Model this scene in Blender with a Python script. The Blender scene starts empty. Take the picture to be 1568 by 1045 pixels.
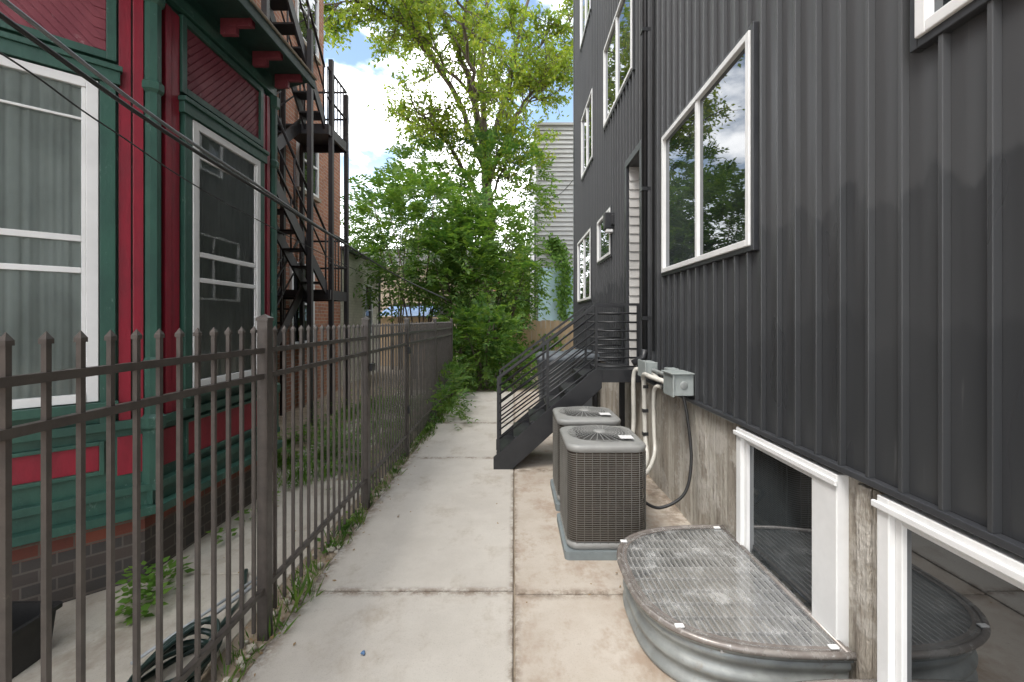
import bpy, bmesh, math, random
import numpy as np
from mathutils import Vector, Matrix
random.seed(7); rng = np.random.default_rng(11)
scene = bpy.context.scene
scene.view_settings.view_transform = 'Standard'
scene.view_settings.look = 'None'
scene.view_settings.exposure = 0

# ------------------------------------------------------------ materials
class NT:
    def __init__(s, name):
        s.m = bpy.data.materials.new(name); s.m.use_nodes = True
        s.t = s.m.node_tree; s.t.nodes.clear()
        s.out = s.n('ShaderNodeOutputMaterial')
    def n(s, typ, **kw):
        nd = s.t.nodes.new(typ)
        for k, v in kw.items(): setattr(nd, k, v)
        return nd
    def l(s, a, b): s.t.links.new(a, b)
    def setv(s, sock, v):
        if hasattr(v, 'is_linked') or hasattr(v, 'links'): s.l(v, sock)
        else:
            if isinstance(v, (tuple, list)) and len(v) == 3 and len(sock.default_value) == 4: v = (*v, 1)
            sock.default_value = v
    def coord(s, stretch=(1, 1, 1)):
        tc = s.n('ShaderNodeTexCoord'); mp = s.n('ShaderNodeMapping')
        mp.inputs['Scale'].default_value = stretch
        s.l(tc.outputs['Object'], mp.inputs['Vector']); return mp.outputs[0]
    def noise(s, scale, detail=4, rough=.6, stretch=(1, 1, 1), vec=None):
        nz = s.n('ShaderNodeTexNoise'); nz.inputs['Scale'].default_value = scale
        nz.inputs['Detail'].default_value = min(detail, 5); nz.inputs['Roughness'].default_value = rough
        s.l(vec if vec else s.coord(stretch), nz.inputs['Vector']); return nz.outputs['Fac']
    def ramp(s, fac, a, b):
        mr = s.n('ShaderNodeMapRange'); mr.interpolation_type = 'SMOOTHSTEP'
        mr.inputs['From Min'].default_value = a; mr.inputs['From Max'].default_value = b
        s.l(fac, mr.inputs['Value']); return mr.outputs[0]
    def math(s, op, a, b=0.0):
        m = s.n('ShaderNodeMath', operation=op); s.setv(m.inputs[0], a); s.setv(m.inputs[1], b); return m.outputs[0]
    def mix(s, fac, a, b, mode='MIX'):
        m = s.n('ShaderNodeMix', data_type='RGBA', blend_type=mode)
        s.setv(m.inputs[0], fac); s.setv(m.inputs[6], a); s.setv(m.inputs[7], b); return m.outputs[2]
    def bump(s, h, strength=.3, dist=.01):
        b = s.n('ShaderNodeBump'); b.inputs['Strength'].default_value = strength
        b.inputs['Distance'].default_value = dist; s.l(h, b.inputs['Height']); return b.outputs[0]
    def prin(s, col, rough=.6, metal=0., nrm=None, spec=.5):
        p = s.n('ShaderNodeBsdfPrincipled'); s.setv(p.inputs['Base Color'], col)
        s.setv(p.inputs['Roughness'], rough); s.setv(p.inputs['Metallic'], metal)
        p.inputs['Specular IOR Level'].default_value = spec
        if nrm: s.l(nrm, p.inputs['Normal'])
        s.l(p.outputs[0], s.out.inputs[0]); return p

def M(name, c1, c2=None, scale=6, rough=.6, metal=0, bump=.15, bscale=60, stretch=(1, 1, 1), dirt=None, dscale=3, dlo=.55, dhi=.75, spec=.5, bd=.004):
    t = NT(name)
    c2 = c2 or tuple(x * .75 for x in c1)
    n0 = t.noise(scale, 4, .65, stretch)
    col = t.mix(t.ramp(n0, .3, .7), c1, c2)
    if dirt: col = t.mix(t.ramp(t.noise(dscale, 5, .75, stretch), dlo, dhi), col, dirt)
    nr = t.bump(t.noise(bscale, 2, .6, stretch), bump, bd) if bump else None
    r = t.math('ADD', t.math('MULTIPLY', n0, .25), rough - .12)
    t.prin(col, r, metal, nr, spec); return t.m

def brick(name, c1, c2, mortar, bw=.2, rh=.072, grime=(.05, .04, .035)):
    t = NT(name)
    tc = t.n('ShaderNodeTexCoord'); sp = t.n('ShaderNodeSeparateXYZ'); cb = t.n('ShaderNodeCombineXYZ')
    t.l(tc.outputs['Object'], sp.inputs[0])
    t.l(t.math('ADD', sp.outputs[0], sp.outputs[1]), cb.inputs[0]); t.l(sp.outputs[2], cb.inputs[1])
    b = t.n('ShaderNodeTexBrick'); t.l(cb.outputs[0], b.inputs['Vector'])
    b.inputs['Scale'].default_value = 1; b.inputs['Brick Width'].default_value = bw
    b.inputs['Row Height'].default_value = rh; b.inputs['Mortar Size'].default_value = .006
    b.inputs['Color1'].default_value = (*c1, 1); b.inputs['Color2'].default_value = (*c2, 1); b.inputs['Mortar'].default_value = (*mortar, 1)
    col = t.mix(t.ramp(t.noise(3, 5, .7), .5, .8), b.outputs['Color'], grime)
    inv = t.math('SUBTRACT', 1.0, b.outputs['Fac'])
    h = t.math('ADD', inv, t.math('MULTIPLY', t.noise(70, 2), .5))
    t.prin(col, .85, 0, t.bump(h, .6, .008)); return t.m

def leafmat(name, c1, c2, c3, trans=.45, cs=.9):
    t = NT(name)
    col = t.mix(t.ramp(t.noise(cs, 1), .35, .65), c1, c2)
    col = t.mix(t.ramp(t.noise(9, 0), .45, .72), col, c3)
    d = t.n('ShaderNodeBsdfPrincipled'); t.l(col, d.inputs['Base Color']); d.inputs['Roughness'].default_value = .5
    d.inputs['Specular IOR Level'].default_value = .3
    tr = t.n('ShaderNodeBsdfTranslucent'); t.l(t.mix(1.0, col, (1.5, 1.5, .7), 'MULTIPLY'), tr.inputs[0])
    mx = t.n('ShaderNodeMixShader'); mx.inputs[0].default_value = trans
    t.l(d.outputs[0], mx.inputs[1]); t.l(tr.outputs[0], mx.inputs[2]); t.l(mx.outputs[0], t.out.inputs[0]); return t.m

def glassmat(name, ior, trans=None, dark=(.012, .014, .015), tint=(.8, .85, .84), haze=0, rough=.015):
    t = NT(name)
    fr = t.n('ShaderNodeFresnel'); fr.inputs[0].default_value = ior
    g = t.n('ShaderNodeBsdfGlossy'); g.inputs['Roughness'].default_value = rough; g.inputs[0].default_value = (.95, .97, 1, 1)
    nr = t.bump(t.noise(1.3, 2), .03, .05); t.l(nr, g.inputs['Normal'])
    if trans:
        a = t.n('ShaderNodeBsdfTransparent'); a.inputs[0].default_value = (*tint, 1)
        if haze:
            d = t.n('ShaderNodeBsdfDiffuse'); d.inputs[0].default_value = (.7, .7, .68, 1)
            m2 = t.n('ShaderNodeMixShader'); t.l(t.math('ADD', t.math('MULTIPLY', t.ramp(t.noise(7, 5, .75), .45, .8), haze), .12), m2.inputs[0])
            t.l(a.outputs[0], m2.inputs[1]); t.l(d.outputs[0], m2.inputs[2]); a = m2
    else:
        a = t.n('ShaderNodeBsdfDiffuse'); t.l(t.mix(t.ramp(t.noise(1.2, 2), .4, .6), dark, tuple(x * 3 for x in dark)), a.inputs[0])
    mx = t.n('ShaderNodeMixShader'); t.l(fr.outputs[0], mx.inputs[0]); t.l(a.outputs[0], mx.inputs[1]); t.l(g.outputs[0], mx.inputs[2])
    t.l(mx.outputs[0], t.out.inputs[0]); return t.m

def sidingmat():
    t = NT('charcoal_metal')
    tc = t.n('ShaderNodeTexCoord'); sp = t.n('ShaderNodeSeparateXYZ'); t.l(tc.outputs['Object'], sp.inputs[0])
    pan = t.math('FLOOR', t.math('DIVIDE', t.math('ADD', sp.outputs[1], 3.96), .15))
    wn = t.n('ShaderNodeTexWhiteNoise', noise_dimensions='1D'); t.l(pan, wn.inputs['W'])
    wob = t.math('MULTIPLY', t.noise(5, 3, .5, (1, 1.5, .6)), .35)
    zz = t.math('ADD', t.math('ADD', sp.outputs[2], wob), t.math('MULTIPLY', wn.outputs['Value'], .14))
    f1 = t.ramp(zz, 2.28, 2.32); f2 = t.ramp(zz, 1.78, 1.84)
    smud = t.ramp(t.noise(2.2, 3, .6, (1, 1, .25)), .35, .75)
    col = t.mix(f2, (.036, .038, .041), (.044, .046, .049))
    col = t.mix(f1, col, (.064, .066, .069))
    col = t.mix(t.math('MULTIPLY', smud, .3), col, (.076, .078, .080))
    streak = t.ramp(t.noise(26, 3, .6, (1, 1, .05)), .68, .76)
    col = t.mix(t.math('MULTIPLY', streak, .22), col, (.2, .2, .2))
    r = t.math('ADD', t.math('MULTIPLY', smud, .12), t.math('ADD', .27, t.math('MULTIPLY', f1, .12)))
    nr = t.bump(t.noise(4, 2, .5, (1, 1, .4)), .10, .02)
    t.prin(col, r, 0, nr, .55); return t.m

RED = M('red_paint', (.25, .012, .028), (.18, .01, .022), 9, .42, dirt=(.35, .12, .13), dscale=22, dlo=.68, dhi=.76, bump=.3, stretch=(1, 1, .35))
REDD = M('faded_red_paint', (.22, .045, .06), (.16, .025, .04), 6, .55, dirt=(.33, .2, .2), dscale=14, dlo=.6, dhi=.75, bump=.3)
GREEN = M('green_paint', (.034, .098, .072), (.022, .068, .052), 7, .42, dirt=(.17, .26, .22), dscale=16, dlo=.61, dhi=.76, bump=.3, stretch=(1, 1, .5))
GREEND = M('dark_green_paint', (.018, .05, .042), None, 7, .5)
WHITE = M('white_vinyl', (.74, .74, .73), (.66, .66, .65), 4, .35, bump=.03)
CURT = M('curtain_cloth', (.54, .55, .53), (.36, .37, .35), 2, .9, bump=.2, stretch=(1, 1, .6))
BRK_R = brick('painted_brick', (.22, .065, .04), (.14, .045, .032), (.13, .10, .08))
BRK_D = brick('dark_brick', (.06, .055, .052), (.085, .065, .055), (.12, .105, .09), grime=(.11, .09, .075))
BRK_O = brick('orange_brick', (.36, .16, .09), (.27, .11, .065), (.34, .30, .25), grime=(.16, .09, .07))
BRK_C = brick('cream_painted_brick', (.58, .56, .48), (.52, .50, .43), (.46, .44, .38), grime=(.32, .31, .26))
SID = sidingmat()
TRIMD = M('dark_trim_metal', (.030, .032, .036), (.042, .044, .048), 5, .38, bump=.05)
BLACK = M('black_steel', (.013, .014, .016), (.021, .021, .023), 8, .42, bump=.08)
FEN = M('bronze_fence_paint', (.078, .067, .059), (.055, .047, .042), 14, .42, bump=.12, dirt=(.15, .13, .11), dscale=25, dlo=.64, dhi=.78)
RUST = M('black_painted_iron', (.016, .016, .02), (.03, .022, .02), 10, .5, dirt=(.10, .05, .03), dscale=9, dlo=.64, dhi=.76)
GALV = M('galvanized_steel', (.34, .36, .35), (.24, .255, .25), 7, .45, .3, bump=.08, dirt=(.2, .18, .15), dscale=8)
BARM = M('well_grate_steel', (.62, .61, .59), None, 9, .4, .1)
RIM = M('bronze_rim', (.17, .145, .13), (.25, .23, .21), 15, .25, .2, dirt=(.45, .45, .45), dscale=30, dlo=.6, dhi=.7)
ACM = M('ac_grey_paint', (.27, .27, .255), (.22, .22, .21), 4, .42, bump=.04)
ACW = M('ac_wire', (.20, .19, .17), None, 4, .45, .2, bump=0)
COIL = M('ac_coil', (.075, .05, .032), (.045, .032, .022), 30, .6, .2, stretch=(1, 1, .2))
PVC = M('white_pvc', (.60, .58, .52), None, 5, .4)
GBOX = M('grey_electrical_box', (.30, .33, .32), None, 5, .45)
PADM = M('grey_plastic_pad', (.20, .23, .235), None, 5, .6)
RUB = M('black_rubber', (.02, .02, .02), None, 10, .5)
CABG = M('grey_cable_sheath', (.20, .21, .22), None, 10, .45)
BINM = M('grey_bin_plastic', (.10, .115, .13), None, 5, .45)
WOODF = M('weathered_wood', (.48, .35, .22), (.34, .25, .16), 6, .85, stretch=(1, 1, .15), bump=.4)
TAN = M('tan_stucco', (.30, .25, .19), (.24, .2, .15), 3, .9)
TARP = M('blue_tarp', (.05, .13, .28), (.14, .23, .36), 5, .5)
LAP = M('pale_grey_vinyl_siding', (.36, .36, .355), (.33, .33, .325), 2, .6, bump=.05)
LAPW = M('white_lap_siding', (.50, .49, .47), None, 2, .6, bump=.05)
BLUEW = M('pale_blue_block', (.33, .46, .51), (.28, .40, .44), 2, .8)
BARK = M('bark', (.13, .10, .075), (.075, .06, .045), 8, .9, bump=.9, bscale=22, stretch=(1, 1, .25), bd=.02)
ROOF = M('roof_shingle', (.07, .065, .06), (.05, .05, .048), 8, .9, bump=.5)
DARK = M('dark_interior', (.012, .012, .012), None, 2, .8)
HOSE = M('green_hose', (.015, .035, .03), None, 9, .35)
GPIPE = M('grey_plastic_pipe', (.36, .38, .39), (.25, .27, .28), 14, .45)
SOIL = M('soil', (.33, .27, .20), (.23, .18, .125), 6, .95, bump=.8, bscale=30, dirt=(.44, .38, .30), dscale=5, bd=.02)
LEAF_T = leafmat('tree_leaves', (.17, .24, .03), (.11, .19, .026), (.26, .29, .04), .5)
LEAF_S = leafmat('shrub_leaves', (.055, .13, .03), (.095, .18, .036), (.14, .22, .045), .42, 1.3)
LEAF_D = leafmat('distant_leaves', (.05, .10, .02), (.09, .14, .03), (.14, .17, .03), .35, .5)
LEAF_V = leafmat('vine_leaves', (.07, .15, .025), (.10, .20, .035), (.14, .24, .045), .38, 3)
DEADL = M('dry_leaf', (.20, .13, .07), (.3, .2, .09), 20, .8)
GLS_R = glassmat('window_glass_reflective', 2.1)
GLS_L = glassmat('window_glass', 1.5, True)
GLS_W = glassmat('polycarbonate_cover', 1.55, True, tint=(.86, .86, .86), haze=.45, rough=.07)

def concrete(name, c1, c2, stain, slo, shi, fine=(.22, .18, .14), joints=()):
    t = NT(name)
    col = t.mix(t.ramp(t.noise(1.7, 5, .7), .3, .72), c1, c2)
    col = t.mix(t.math('MULTIPLY', t.ramp(t.noise(2.1, 5, .78, (1, .7, 1)), slo, shi), .75), col, stain)
    col = t.mix(t.math('MULTIPLY', t.ramp(t.noise(140, 2, .7), .52, .75), .3), col, (.2, .18, .15))
    n9 = t.noise(9, 5, .8)
    col = t.mix(t.math('MULTIPLY', t.ramp(n9, .6, .72), .35), col, fine)
    if joints:   # dirt that gathers beside the joints and the edges
        tc = t.n('ShaderNodeTexCoord'); sp = t.n('ShaderNodeSeparateXYZ'); t.l(tc.outputs['Object'], sp.inputs[0])
        acc = None
        for ax, pos, wd in joints:
            dd = t.math('ABSOLUTE', t.math('SUBTRACT', sp.outputs[ax], pos))
            f = t.math('SUBTRACT', 1.0, t.ramp(dd, 0.0, wd))
            acc = f if acc is None else t.math('MAXIMUM', acc, f)
        col = t.mix(t.math('MULTIPLY', acc, t.ramp(n9, .38, .62)), col, (.20, .155, .115))
    h = t.math('ADD', t.noise(200, 2, .7), t.math('MULTIPLY', n9, .6))
    t.prin(col, .82, 0, t.bump(h, .25, .004)); return t.m
JT = ((0, 0.0, .05), (1, 2.69, .07), (1, 5.3, .08), (1, 7.1, .1), (0, -1.22, .12))
CONC = concrete('concrete_path', (.52, .485, .43), (.45, .415, .365), (.37, .32, .26), .5, .7, joints=JT)
CONC_B = concrete('stained_concrete', (.50, .45, .385), (.41, .35, .285), (.30, .215, .15), .46, .67, joints=((0, 0.0, .05), (1, 2.67, .08), (1, 4.87, .1), (0, 1.39, .35)))
CONC_O = concrete('old_concrete', (.50, .465, .395), (.40, .36, .30), (.26, .22, .165), .46, .7)

def boardformed():
    t = NT('board_formed_concrete')
    g = t.noise(26, 5, .75, (1, 1, .10)); pl = t.noise(7, 2, .5, (1, 1, .02)); bl = t.noise(3.5, 5, .75)
    col = t.mix(t.ramp(pl, .42, .56), (.45, .42, .36), (.33, .295, .245))
    col = t.mix(t.math('MULTIPLY', t.ramp(g, .5, .64), .75), col, (.18, .15, .12))
    col = t.mix(t.math('MULTIPLY', t.ramp(bl, .48, .62), .75), col, (.53, .50, .45))
    t.prin(col, .88, 0, t.bump(t.math('ADD', t.math('ADD', g, pl), bl), 1.0, .03)); return t.m
BFC = boardformed()

# ------------------------------------------------------------ mesh builder
def empty(name):
    e = bpy.data.objects.new(name, None); scene.collection.objects.link(e); return e

class MB:
    def __init__(s): s.v = []; s.f = []; s.mi = []; s.mats = []; s.sm = []
    def idx(s, m):
        if m not in s.mats: s.mats.append(m)
        return s.mats.index(m)
    def add(s, vs, fs, m, smooth=False):
        b = len(s.v); s.v += [tuple(v) for v in vs]; k = s.idx(m)
        for f in fs: s.f.append([b + i for i in f]); s.mi.append(k); s.sm.append(smooth)
    def hexa(s, p, m):
        s.add(p, [(0, 3, 2, 1), (4, 5, 6, 7), (0, 1, 5, 4), (1, 2, 6, 5), (2, 3, 7, 6), (3, 0, 4, 7)], m)
    def box(s, x0, x1, y0, y1, z0, z1, m):
        s.hexa([(x0, y0, z0), (x1, y0, z0), (x1, y1, z0), (x0, y1, z0), (x0, y0, z1), (x1, y0, z1), (x1, y1, z1), (x0, y1, z1)], m)
    def fb(s, F, u0, u1, v0, v1, w0, w1, m):
        O, U, N = F; Z = Vector((0, 0, 1))
        P = lambda u, v, w: O + U * u + Z * v + N * w
        s.hexa([P(u0, v0, w0), P(u1, v0, w0), P(u1, v0, w1), P(u0, v0, w1), P(u0, v1, w0), P(u1, v1, w0), P(u1, v1, w1), P(u0, v1, w1)], m)
    def fq(s, F, u0, u1, v0, v1, w, m):
        O, U, N = F; Z = Vector((0, 0, 1))
        q = [O + U * u0 + Z * v0 + N * w, O + U * u1 + Z * v0 + N * w, O + U * u1 + Z * v1 + N * w, O + U * u0 + Z * v1 + N * w]
        nn = (q[1] - q[0]).cross(q[2] - q[0])
        if nn.dot(N) < 0: q = q[::-1]
        s.add(q, [(0, 1, 2, 3)], m)
    def tube(s, pts, r, m, n=6, r1=None, cap=True):
        pts = [Vector(p) for p in pts]; L = len(pts); rings = []
        prev = None
        for i, p in enumerate(pts):
            d = (pts[min(i + 1, L - 1)] - pts[max(i - 1, 0)]).normalized()
            a = prev if prev else (Vector((0, 0, 1)) if abs(d.z) < .9 else Vector((1, 0, 0)))
            x = (a - d * a.dot(d)).normalized(); y = d.cross(x); prev = x
            rr = r if r1 is None else r + (r1 - r) * i / (L - 1)
            rings.append([p + (x * math.cos(2 * math.pi * k / n + .785) + y * math.sin(2 * math.pi * k / n + .785)) * rr for k in range(n)])
        fs = [(i * n + k, i * n + (k + 1) % n, (i + 1) * n + (k + 1) % n, (i + 1) * n + k) for i in range(L - 1) for k in range(n)]
        if cap: fs += [tuple(range(n))[::-1], tuple((L - 1) * n + k for k in range(n))]
        s.add([q for r_ in rings for q in r_], fs, m, n > 4)
    def loft(s, rings, m, cap0=True, cap1=True, closed=True, smooth=True):
        n = len(rings[0]); fs = []
        for i in range(len(rings) - 1):
            for k in range(n if closed else n - 1):
                fs.append((i * n + k, i * n + (k + 1) % n, (i + 1) * n + (k + 1) % n, (i + 1) * n + k))
        s.add([q for r in rings for q in r], fs, m, smooth)
        if cap0: s.add(rings[0], [tuple(range(n))[::-1]], m)
        if cap1: s.add(rings[-1], [tuple(range(n))], m)
    def obj(s, name, parent=None, bevel=0, recalc=True):
        me = bpy.data.meshes.new(name); me.from_pydata(s.v, [], s.f)
        for m in s.mats: me.materials.append(m)
        me.polygons.foreach_set('material_index', s.mi); me.polygons.foreach_set('use_smooth', s.sm)
        if recalc:
            bm = bmesh.new(); bm.from_mesh(me); bmesh.ops.recalc_face_normals(bm, faces=bm.faces); bm.to_mesh(me); bm.free()
        me.update(); o = bpy.data.objects.new(name, me); scene.collection.objects.link(o)
        if parent: o.parent = parent
        if bevel:
            b = o.modifiers.new('bevel', 'BEVEL'); b.width = bevel; b.segments = 2; b.limit_method = 'ANGLE'; b.angle_limit = .9
        return o

def rrect(cx, cy, hx, hy, r, z, n=6):
    pts = []
    for (sx, sy, a0) in ((1, 1, 0), (-1, 1, 90), (-1, -1, 180), (1, -1, 270)):
        for i in range(n + 1):
            a = math.radians(a0 + 90 * i / n)
            pts.append((cx + sx * (hx - r) + r * math.cos(a), cy + sy * (hy - r) + r * math.sin(a), z))
    return pts

def spline(pts, k=8):
    pts = [Vector(p) for p in pts]; out = []
    for i in range(len(pts) - 1):
        p0 = pts[max(i - 1, 0)]; p1 = pts[i]; p2 = pts[i + 1]; p3 = pts[min(i + 2, len(pts) - 1)]
        for j in range(k):
            t = j / k
            out.append(.5 * ((2 * p1) + (p2 - p0) * t + (2 * p0 - 5 * p1 + 4 * p2 - p3) * t * t + (3 * p1 - p0 - 3 * p2 + p3) * t ** 3))
    out.append(pts[-1]); return out

# ------------------------------------------------------------ ground
g = MB(); g.box(-80, 80, -40, 160, -.5, -.02, SOIL); g.obj('ground')
p = MB()
ys_l = [-2.5, .1, 2.70, 5.30, 7.1, 8.7, 10.2]
for a, b in zip(ys_l[:-1], ys_l[1:]): p.box(-1.215, -.006, a + .006, b - .006, -.1, random.uniform(-.001, .001), CONC)
ys_r = [-2.5, .1, 2.67, 4.87, 7.1, 8.7, 10.2]
for a, b in zip(ys_r[:-1], ys_r[1:]): p.box(.006, 1.42, a + .006, b - .006, -.1, random.uniform(-.001, .001), CONC_B)
p.obj('concrete_path', bevel=.006)
p = MB()
for a, b in ((-1, 1.2), (1.2, 2.9), (2.9, 4.6)): p.box(-4.2, -1.42, a + .005, b - .005, -.1, -.012, CONC_O)
p.box(-2.6, -1.8, 4.62, 10.5, -.1, -.01, CONC_O)
p.obj('side_yard_slab', bevel=.006)

# ------------------------------------------------------------ left house
house = empty('red_green_bay_house')
A = Vector((-2.25, 2.85, 0)); s2 = math.sqrt(.5)
FP = (Vector((-2.25, 0, 0)), Vector((0, 1, 0)), Vector((1, 0, 0)))
FD = (A, Vector((-s2, -s2, 0)), Vector((s2, -s2, 0)))
w = MB()
def prism(mb, poly, z0, z1, m):
    n = len(poly)
    mb.add([(x, y, z0) for x, y in poly] + [(x, y, z1) for x, y in poly],
           [tuple(range(n))[::-1], tuple(range(n, 2 * n))] + [(i, (i + 1) % n, n + (i + 1) % n, n + i) for i in range(n)], m)
bay = [(-2.25, 2.85), (-2.25, 4.25), (-4.05, 4.95), (-4.05, 1.05)]
prism(w, bay, .45, 3.86, GREEN)
bayb = [(-2.31, 2.86), (-2.31, 4.2), (-4.05, 4.88), (-4.05, 1.12)]
prism(w, bayb, .28, .45, BRK_R); prism(w, bayb, -.05, .28, BRK_D)
w.obj('bay_walls', house)
d = MB()
def panelwork(F, u0, u1, z0, z1, mat, diag=True):
    d.fb(F, u0, u1, z0, z1, .0, .010, mat)
    if diag:   # diagonal tongue and groove boards
        O, U, N = F; Z = Vector((0, 0, 1)); k = -(z1 - z0)
        while k < (u1 - u0):
            a0 = max(0, k); zz0 = (a0 - k); a1 = min(u1 - u0, k + (z1 - z0)); zz1 = a1 - k
            if a1 - a0 > .06:
                P = lambda u, v, w_: O + U * (u0 + u) + Z * (z0 + v) + N * w_
                e = .052
                d.hexa([P(a0, zz0, .010), P(min(a0 + e, a1), zz0, .010), P(a1, max(zz1 - e, 0), .010), P(a1, zz1, .010),
                        P(a0, zz0, .015), P(min(a0 + e, a1), zz0, .015), P(a1, max(zz1 - e, 0), .015), P(a1, zz1, .015)], mat)
            k += .060
def frame4(F, u0, u1, z0, z1, t, w0, w1, m):
    d.fb(F, u0 - t, u0, z0 - t, z1 + t, w0, w1, m); d.fb(F, u1, u1 + t, z0 - t, z1 + t, w0, w1, m)
    d.fb(F, u0, u1, z1, z1 + t, w0, w1, m); d.fb(F, u0, u1, z0 - t, z0, w0, w1, m)
# parallel facet
d.fb(FP, 2.915, 2.965, .95, 3.62, .0, .03, RED); d.fb(FP, 2.975, 3.045, .95, 3.62, .0, .022, RED)
d.fb(FP, 4.055, 4.095, .95, 3.62, .0, .022, RED); d.fb(FP, 4.11, 4.16, .95, 3.62, 0, .03, RED)
d.fb(FP, 3.065, 3.135, .95, 3.08, .0, .045, GREEN); d.fb(FP, 3.975, 4.04, .95, 3.08, .0, .045, GREEN)
d.fb(FP, 3.04, 4.06, 2.985, 3.06, .0, .06, GREEN); d.fb(FP, 3.03, 4.07, 3.06, 3.09, 0, .075, GREEN)
panelwork(FP, 3.1, 4.0, 3.17, 3.60, REDD); frame4(FP, 3.1, 4.0, 3.17, 3.60, .045, 0, .035, GREEN)
d.fb(FP, 2.87, 4.24, 3.66, 3.74, 0, .05, GREEN)
d.fb(FP, 3.05, 4.06, 1.075, 1.125, 0, .09, GREEN)
d.fb(FP, 2.87, 4.22, .95, 1.0, 0, .05, GREEN)
panelwork(FP, 3.12, 4.12, .67, .90, RED, False); frame4(FP, 3.12, 4.12, .67, .90, .022, 0, .03, GREEN)
panelwork(FP, 2.92, 3.03, .67, .90, RED, False)
d.fb(FP, 2.80, 4.28, .555, .60, 0, .06, GREEN); d.fb(FP, 2.80, 4.28, .47, .555, 0, .035, GREEN); d.fb(FP, 2.80, 4.30, .42, .47, -.02, .10, GREEN)
# diagonal facet
d.fb(FD, .05, .10, .95, 3.62, 0, .03, RED); d.fb(FD, .108, .165, .95, 3.62, 0, .022, RED)
d.fb(FD, .18, .25, .95, 3.08, 0, .045, GREEN); d.fb(FD, 1.13, 1.2, .95, 3.08, 0, .045, GREEN)
d.fb(FD, .16, 1.22, 2.985, 3.06, 0, .06, GREEN); d.fb(FD, .15, 1.23, 3.06, 3.09, 0, .075, GREEN)
panelwork(FD, .22, 1.16, 3.17, 3.60, REDD); frame4(FD, .22, 1.16, 3.17, 3.60, .045, 0, .035, GREEN)
d.fb(FD, .0, 2.4, 3.66, 3.74, 0, .05, GREEN)
d.fb(FD, .17, 1.21, 1.075, 1.125, 0, .09, GREEN); d.fb(FD, .03, 2.4, .95, 1.0, 0, .05, GREEN)
panelwork(FD, .25, 1.12, .72, .87, RED, False); frame4(FD, .25, 1.12, .72, .87, .022, 0, .03, GREEN)
panelwork(FD, .05, .17, .67, .90, RED, False)
d.fb(FD, -.02, 2.4, .555, .60, 0, .06, GREEN); d.fb(FD, -.02, 2.4, .47, .555, 0, .035, GREEN); d.fb(FD, -.04, 2.4, .42, .47, -.02, .10, GREEN)
# corner columns
for (cx, cy) in ((-2.245, 2.84), (-2.245, 4.24)):
    prof = [(.6, .055), (.92, .055), (.94, .07), (1.0, .07), (1.02, .045), (1.3, .045), (1.32, .055), (1.35, .055), (1.37, .042), (3.0, .042), (3.02, .06), (3.06, .06), (3.08, .045), (3.55, .045), (3.57, .065), (3.66, .065)]
    d.loft([[(cx + r * math.cos(a), cy + r * math.sin(a), z) for a in [i * math.pi / 4 + .39 for i in range(8)]] for z, r in prof], GREEN, smooth=False)
d.obj('painted_trim', house, bevel=.004)
# windows
wf = MB(); wg = MB(); wc = MB()
def lwin(F, u0, u1, z0, z1):
    f = .052
    wf.fb(F, u0, u0 + f, z0, z1, 0, .05, WHITE); wf.fb(F, u1 - f, u1, z0, z1, 0, .05, WHITE)
    wf.fb(F, u0 + f, u1 - f, z1 - f, z1, 0, .05, WHITE); wf.fb(F, u0 + f, u1 - f, z0, z0 + .05, 0, .055, WHITE)
    g_ = .02
    a, b = u0 + f, u1 - f
    wf.fb(F, a, a + g_, z0 + .05, z1 - f, .008, .042, WHITE); wf.fb(F, b - g_, b, z0 + .05, z1 - f, .008, .042, WHITE)
    for zc, h in ((2.06, .035), (1.88, .032), (2.74, .014)):
        wf.fb(F, a + g_, b - g_, zc - h / 2, zc + h / 2, .008, .043, WHITE)
    wg.fq(F, a, b, z0 + .03, z1 - .03, .033, GLS_L)
    O, U, N = F; n = 90; vs = []
    for i in range(n + 1):
        u = a + (b - a) * i / n
        for v in (z0 + .04, z1 - .04):
            vs.append(O + U * u + Vector((0, 0, v)) + N * (.014 + .008 * math.sin(i * .6 + math.sin(i * .21) * 2) + .004 * math.sin(i * 1.7)))
    wc.add(vs, [(2 * i, 2 * i + 2, 2 * i + 3, 2 * i + 1) for i in range(n)], CURT, True)
lwin(FP, 3.14, 3.97, 1.13, 2.975); lwin(FD, .255, 1.125, 1.13, 2.975)
wf.obj('window_frames', house, bevel=.003); wg.obj('window_glass', house, recalc=False); wc.obj('curtains', house, recalc=False)
# eave
r = MB(); XE = -1.92
roofp = [(XE, 2.72), (XE, 4.34), (-4.1, 5.3), (-4.1, .45)]
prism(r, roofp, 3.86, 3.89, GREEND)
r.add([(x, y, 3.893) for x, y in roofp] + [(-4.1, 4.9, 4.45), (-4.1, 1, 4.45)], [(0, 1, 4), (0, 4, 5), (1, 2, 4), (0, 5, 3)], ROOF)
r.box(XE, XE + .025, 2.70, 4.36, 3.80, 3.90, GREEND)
r.box(XE + .025, XE + .04, 2.69, 4.37, 3.885, 3.905, TAN)
FDe = (Vector((XE, 2.70, 0)), Vector((-s2, -s2, 0)), Vector((s2, -s2, 0)))
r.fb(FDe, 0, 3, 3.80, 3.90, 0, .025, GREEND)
for yy in (3.0, 3.42, 3.84, 4.2):
    r.box(-2.2, -1.96, yy, yy + .04, 3.80, 3.86, REDD); r.box(-2.2, -2.08, yy, yy + .04, 3.74, 3.80, REDD)
for tt in (.15, .6, 1.05):
    r.fb(FD, tt, tt + .04, 3.80, 3.86, .05, .28, REDD); r.fb(FD, tt, tt + .04, 3.74, 3.80, .05, .16, REDD)
r.obj('eave_and_roof', house, bevel=.003)

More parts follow.
